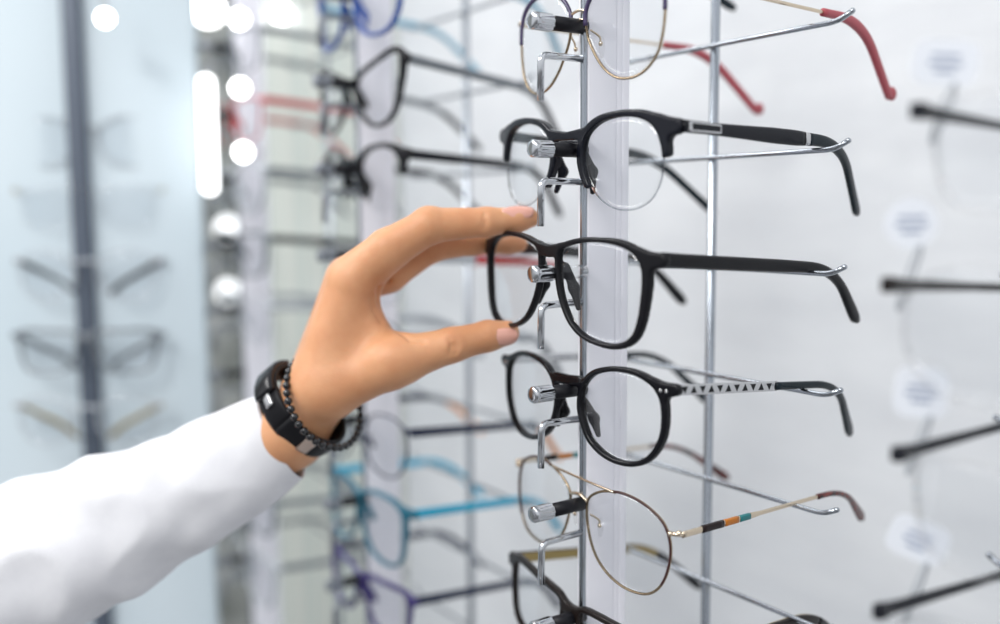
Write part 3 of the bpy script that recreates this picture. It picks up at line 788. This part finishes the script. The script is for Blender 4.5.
# sleeve
def sleeve():
    ctr = [(281, 437, 430, 47), (268, 444, 430, 50), (225, 470, 430, 57), (165, 500, 430, 65), (100, 531, 428, 73), (42, 556, 426, 79), (-20, 585, 424, 85), (-95, 622, 420, 92), (-175, 640, 416, 96)]
    P = np.array([cs(u, v, Z) for u, v, Z, _ in ctr]); R0 = np.array([r / FC * Z for u, v, Z, r in ctr])
    D = catmull(np.c_[P, R0], 14, False); n = 96; k = len(D)
    T = np.gradient(D[:, :3], axis=0); T /= np.linalg.norm(T, axis=1)[:, None]
    V = []; a = np.linspace(0, 2 * np.pi, n, endpoint=False)
    from mathutils import noise as NZ
    Lc = np.r_[0, np.cumsum(np.linalg.norm(np.diff(D[:, :3], axis=0), axis=1))]
    rings = []; QF = 0.0
    for i in range(k):
        t = T[i]; s = A3(0, 0, 1) - t * t[2]; s /= np.linalg.norm(s); u = np.cross(t, s)
        ring = []
        for q in a:
            d = s * math.cos(q) + u * math.sin(q); r = D[i, 3] * (.80 if False else 1)
            r *= (1 - .16 * abs(math.cos(q)) ** 2)               # flatter in depth
            L = Lc[i]; fade = min(1, max(0, (L - 3) / 40))
            w1 = NZ.noise(Vector((L * .030 + q * .35, math.cos(q) * .8, math.sin(q) * .8 + L * .01)))
            w2 = NZ.noise(Vector((L * .06 - q * .7, math.cos(q) * 1.4 + 7, math.sin(q) * 1.4)))
            fold = (1 - abs(w1) * 2.4) * 2.1 + w2 * 1.5
            for L0, q0, slope, amp, wd in ((62, QF, 9, 2.4, 3.0), (80, QF - .3, 12, 3.0, 3.4), (100, QF + .2, 10, 2.4, 4), (40, QF + .5, -8, 1.6, 3.4), (118, QF - .1, 14, 2.4, 4)):
                dq = (q - q0 + math.pi) % (2 * math.pi) - math.pi
                fold -= amp * math.exp(-((L - L0 - slope * dq) / wd) ** 2) * math.exp(-(dq / .75) ** 2)
            ring.append(D[i, :3] + d * (r + fade * (fold - .9)))
        rings.append(np.array(ring))
    # turned cuff: inner wall
    inner = [D[j, :3] + (rings[j] - D[j, :3]) * .955 for j in (10, 3, 0)]
    lip = D[0, :3] + (rings[0] - D[0, :3]) * .98 - T[0] * .7
    allr = inner + [lip] + rings
    V = np.vstack(allr); Fc = []
    for i in range(len(allr) - 1):
        for j in range(n): Fc.append((i * n + j, (i + 1) * n + j, (i + 1) * n + (j + 1) % n, i * n + (j + 1) % n))
    Fc.append(tuple((len(allr) - 1) * n + j for j in range(n)))
    return cam_to_rack(V) - hand_base, Fc
link_mesh('shirt_sleeve', *sleeve(), M['shirt'], person)['label'] = 'white cotton shirt sleeve'

# wristband and bracelet
AX = A3(.74, .60, -.34); AX /= np.linalg.norm(AX)
def ring_frame(c, ax):
    s = A3(0, 0, -1) - ax * (-ax[2]); s /= np.linalg.norm(s); u = np.cross(ax, s); return s, u
def band():
    c = cs(303, 410, 425); s, u = ring_frame(c, AX)
    base = cam_to_rack(c[None])[0]
    g = thing('fitness_band', 'black fitness band with a small silver button on the wrist', 'wristband', base)
    def pt(q, r, w): return c + s * math.cos(q) * r * .98 + u * math.sin(q) * r * 1.10 + AX * w
    def slab(q0, q1, r, th, w0, n=40):
        V = []; Fc = []; qs = np.linspace(q0, q1, n)
        for q in qs:
            V += [pt(q, r, -w0), pt(q, r + th * .8, -w0), pt(q, r + th, -w0 * .7), pt(q, r + th, w0 * .7), pt(q, r + th * .8, w0), pt(q, r, w0)]
        for i in range(n - 1):
            for j in range(6): Fc.append((i * 6 + j, i * 6 + (j + 1) % 6, i * 6 + 6 + (j + 1) % 6, i * 6 + 6 + j))
        Fc += [tuple(range(6))[::-1], tuple((n - 1) * 6 + j for j in range(6))]
        return cam_to_rack(np.array(V)) - base, Fc
    link_mesh('strap', *slab(0, 2 * math.pi, 18.0, 1.5, 5.7, 72), M['watch'], g)
    link_mesh('case', *slab(UPQ - .72, UPQ + .55, 18.8, 3.2, 5.4), M['watch_face'], g)
    link_mesh('silver_button', *slab(UPQ - .98, UPQ - .66, 19.2, 1.6, 2.0, 12), M['silver'], g)
    link_mesh('clasp', *slab(UPQ - 2.2, UPQ - 1.95, 19.2, 1.0, 4.6, 12), M['rose'], g)
UPQ = None
c_ = cs(309, 411, 427); s_, u_ = ring_frame(c_, AX)
best = max(np.linspace(0, 2 * math.pi, 180), key=lambda q: (s_ * math.cos(q) + u_ * math.sin(q)) @ A3(-.75, .65, -.1))
UPQ = best
if (s_ * math.cos(UPQ - .8) + u_ * math.sin(UPQ - .8))[2] > 0: SGN = -1
else: SGN = 1
if SGN < 0: u_ = -u_
_rf = ring_frame
def ring_frame(c, ax):
    s, u = _rf(c, ax); return s, (u if SGN > 0 else -u)
UPQ = max(np.linspace(0, 2 * math.pi, 180), key=lambda q: (s_ * math.cos(q) + u_ * math.sin(q)) @ A3(-.75, .65, -.1))
band()
def bracelet():
    ax = A3(.80, .42, -.42); ax /= np.linalg.norm(ax)
    c = cs(325, 401, 421); s, u = ring_frame(c, ax); base = cam_to_rack(c[None])[0]
    g = thing('beaded_bracelet', 'black beaded bracelet hanging beside the wristband', 'bracelet', base)
    nb = 38; pts = []
    for i in range(nb):
        q = 2 * math.pi * i / nb
        pts.append(c + s * math.cos(q) * 23.5 + u * math.sin(q) * 21.5)
    cord = cam_to_rack(np.array(pts)) - base
    link_mesh('cord', *sweep(cord, .4, True, n=6), M['watch'], g)
    first = None
    for p in cord:
        if first is None:
            first = link_mesh('bead', *ball((0, 0, 0), 1.75, nu=12, nv=8), M['bead'], g); o = first
        else:
            o = first.copy(); COL.objects.link(o); o.parent = g
        o.location = Vector(p) * S
bracelet()

# ------------------------------------------------------------------ left display panel
pz = 700
H_R = A3(RT[0], RT[1], 0); H_R /= np.linalg.norm(H_R); H_F = A3(-H_R[1], H_R[0], 0)
pc = cam_pt(88, 300, pz); pc[2] = 0
prz = math.atan2(H_R[1], H_R[0])
edge = np.dot(cam_pt(204, 300, pz) - pc, H_R)
g = thing('display_stand', 'pale blue freestanding display panel with a dark vertical post at left', 'display panel', (pc[0], pc[1], -EYE / S), None, prz)
z0 = EYE / S
link_mesh('panel_board', *rbox(-170, edge, 0, 9, 20, z0 + 620, 1.2, 2), panel_m, g)
link_mesh('panel_post', *rbox(-6.5, 6.5, -7, .5, 6, z0 + 600, 1, 2), M['post'], g)
link_mesh('panel_foot', *rbox(-120, edge - 60, -30, 30, 0, 22, 2, 2), M['housing'], g)
GP = 'glasses on the left panel'
pdesc = ['faint grey glasses at the top of the left panel', 'faint grey glasses second from top on the left panel', 'pale clear glasses with olive edges on the left panel',
         'grey glasses with dark corners in the middle of the left panel', 'darkest grey glasses on the left panel, second from bottom', 'pale glasses just above the sleeve on the left panel']
pm = ['grey', 'blueblack', 'olive', 'blueblack', 'grey', 'olive']
fmats = ['lightgrey', 'lightgrey', 'clear', 'lightgrey', 'grey', 'lightgrey']
for i, v in enumerate((55, 128, 192, 262, 338, 408)):
    p = cam_pt(85, v, pz - 15)
    plastic_glasses(pdesc[i], p, 'panto' if i % 2 else 'rect', 'thin' if i < 4 else 'rect', fmats[i], pm[i], 0.0, .8, (52, 40, -8) if False else (46, 60, -6), (40, 82, -22), 1.5,
                    group=GP, rz=prz + math.pi * 0 + .0) if False else None
    g2 = thing('eyeglasses', pdesc[i], 'glasses', p, GP, prz)
    V, Fc = acetate_front('panto' if i % 2 else 'rect', ST['thin'] if i != 4 else ST['rect'], .8)
    link_mesh('frame_front', V, Fc, M[fmats[i]], g2)
    for s in (-1, 1):
        vv, ff = lens_mesh('panto' if i % 2 else 'rect', s); link_mesh('lens', vv, ff, M['lens'], g2)
        # temples folded behind the front
        P = fillet([(s * 53, 6, 1.5), (s * 52, 9.4, 1), (-s * 8, 10.5 + (1.2 if s > 0 else 0), -12), (-s * 26, 10.5 + (1.2 if s > 0 else 0), -22)] if False else
                   [(s * 53, 5.5, 1.5), (s * 51, 10.2, .5), (s * 22, 11.2 if s > 0 else 12.6, -15), (s * 12, 11.2 if s > 0 else 12.6, -24)], 5, 8)
        link_mesh('temple', *sweep(P, (1.9, .8), side=(0, 0, 1), n=10), M[pm[i]], g2)

# lamps of the shop, and glowing balls added in place of rack reflections
def spot_or_added_ball(u, v, Z, r, label, m='lamp', rod_up=True):
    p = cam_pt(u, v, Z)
    g = thing('spotlight_or_added_ball', label, 'lamp', p, 'shop spotlights and added glowing balls')  # shared by spotlights and by glowing balls added for reflections
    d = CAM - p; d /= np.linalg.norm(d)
    link_mesh('bulb_or_added_ball', *ball((0, 0, 0), r, nu=18, nv=12), M[m], g)
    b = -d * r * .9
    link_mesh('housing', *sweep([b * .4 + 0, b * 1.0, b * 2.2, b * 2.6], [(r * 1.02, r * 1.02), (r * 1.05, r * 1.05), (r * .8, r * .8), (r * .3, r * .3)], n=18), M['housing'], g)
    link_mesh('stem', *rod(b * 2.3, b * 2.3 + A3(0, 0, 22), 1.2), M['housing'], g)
spot_or_added_ball(105, 18, 640, 5.0, 'small glowing spotlight above the left panel post')
spot_or_added_ball(208, 10, 1150, 15, 'large glowing spotlight at the top, left of the farthest column')
spot_or_added_ball(239, 19, 690, 5.5, 'glowing ball added as a chrome-cap glint at the top, in front of the farthest column')  # added emitter in place of light glinting off a post cap
spot_or_added_ball(281, 13, 1050, 7, 'glowing spotlight at the top, right of the farthest column')
spot_or_added_ball(240, 88, 690, 5.5, 'glowing ball added as a chrome-cap glint to the right of the white tube lamp, upper')  # next cap glint down, also an added emitter
spot_or_added_ball(243, 152, 690, 5.5, 'glowing ball added as a chrome-cap glint right of the white tube lamp, just below the red glasses', 'lamp')  # third cap glint, added as a glowing ball
spot_or_added_ball(228, 229, 1100, 13, 'dim white glowing ball added as a blurred reflection below the white tube lamp', 'glint_soft')  # added soft glow for reflections on the farthest rack
spot_or_added_ball(228, 292, 1100, 12, 'dim white glowing ball added as a blurred reflection left of the farthest column, lower', 'glint_soft')  # lower reflection, likewise an added soft glow
p = cam_pt(208, 135, 660)
g = thing('tube_lamp', 'bright white vertical tube lamp at the edge of the left panel', 'lamp', p)
link_mesh('tube', *sweep(np.array([(0, 0, z) for z in (-40, -39, -36, 36, 39, 40)]), [(1.5, 1.5), (4, 4), (5.2, 5.2), (5.2, 5.2), (4, 4), (1.5, 1.5)], n=18), M['tube'], g)
q = H_F * 1.0
link_mesh('bracket', *join(rod(A3(0, 0, 34), A3(0, 0, 34) + H_F * 26 - H_R * 5, 1.5), rod(A3(0, 0, -34), A3(0, 0, -34) + H_F * 26 - H_R * 5, 1.5)), M['housing'], g)

# ------------------------------------------------------------------ the setting
def structure(name, vf, m, loc=(0, 0, 0)):
    o = link_mesh(name, vf[0], vf[1], m, None, False, loc); o['kind'] = 'structure'; return o
YW = 178
FZ = -EYE / S
structure('wall_back', box_vf(-478, 620, YW, YW + 30, FZ, 900), wall_m)
structure('wall_back_glazed', box_vf(-800, -479, YW - 4, YW + 26, FZ, 900), green_m)
structure('wall_left', box_vf(-1500, -1470, -1200, 900, FZ, 900), far_m)
structure('wall_far', box_vf(-1500, -801, 560, 590, FZ, 900), far_m)
structure('floor', box_vf(-1500, 900, -1500, 900, FZ - 20, FZ), floor_m)

# ------------------------------------------------------------------ light
w = bpy.data.worlds.new('shop_light'); bpy.context.scene.world = w; w.use_nodes = True
nt = w.node_tree; N = nt.nodes; bg = N['Background']
tc = N.new('ShaderNodeTexCoord'); sp = N.new('ShaderNodeSeparateXYZ'); mr = N.new('ShaderNodeMapRange'); rp = N.new('ShaderNodeValToRGB')
mr.inputs['From Min'].default_value = -1; mr.inputs['From Max'].default_value = 1
e = rp.color_ramp.elements
e[0].position = .0; e[0].color = (.12, .12, .125, 1); e[1].position = 1; e[1].color = (.92, .95, 1.0, 1)
for pos, c in ((.42, (.26, .265, .275)), (.52, (.70, .72, .75)), (.66, (.92, .94, .97))):
    q = e.new(pos); q.color = (*c, 1)
nt.links.new(tc.outputs['Generated'], sp.inputs[0]); nt.links.new(sp.outputs['Z'], mr.inputs['Value'])
nt.links.new(mr.outputs[0], rp.inputs[0]); nt.links.new(rp.outputs[0], bg.inputs['Color'])
bg.inputs['Strength'].default_value = 1.0

def area(name, loc, target, size, power, col=(1, 1, 1), sy=None):
    l = bpy.data.lights.new(name, 'AREA'); l.energy = power; l.color = col; l.size = size
    if sy: l.shape = 'RECTANGLE'; l.size_y = sy
    o = bpy.data.objects.new(name, l); COL.objects.link(o); o.location = Vector(loc)
    o.rotation_euler = (Vector(target) - Vector(loc)).to_track_quat('-Z', 'Y').to_euler()
    return o
area('ceiling_light_front', (.5, -1.9, 3.1), (0, .1, 1.35), 1.1, 32, (1, .985, .96), .5)
area('ceiling_light_side', (-.9, -1.2, 2.5), (-.2, 0, 1.4), .9, 13, (1, .99, .98), .5)
area('ceiling_light_left', (-1.1, .1, 2.6), (-.7, .2, 1.4), .8, 7, (.96, .98, 1), .5)

# ------------------------------------------------------------------ camera
cd = bpy.data.cameras.new('camera'); co = bpy.data.objects.new('camera', cd); COL.objects.link(co)
R = Matrix(((RT[0], UP[0], -FW[0]), (RT[1], UP[1], -FW[1]), (RT[2], UP[2], -FW[2]))).to_4x4()
co.matrix_world = Matrix.Translation(Wd(CAM)) @ R
cd.sensor_fit = 'HORIZONTAL'; cd.sensor_width = 36; cd.lens = FPX * 36 / 1000
cd.clip_start = .02; cd.clip_end = 50
cd.dof.use_dof = True; cd.dof.focus_distance = 374 * S; cd.dof.aperture_fstop = (cd.lens / 1000) / (13 * S)
bpy.context.scene.camera = co

sc = bpy.context.scene
sc.view_settings.view_transform = 'Standard'; sc.view_settings.look = 'None'
sc.view_settings.gamma = 1; sc.view_settings.exposure = 0.14; sc.view_settings.use_curve_mapping = False
sc.cycles.transparent_max_bounces = 24; sc.cycles.max_bounces = 10
sc.cycles.use_denoising = True
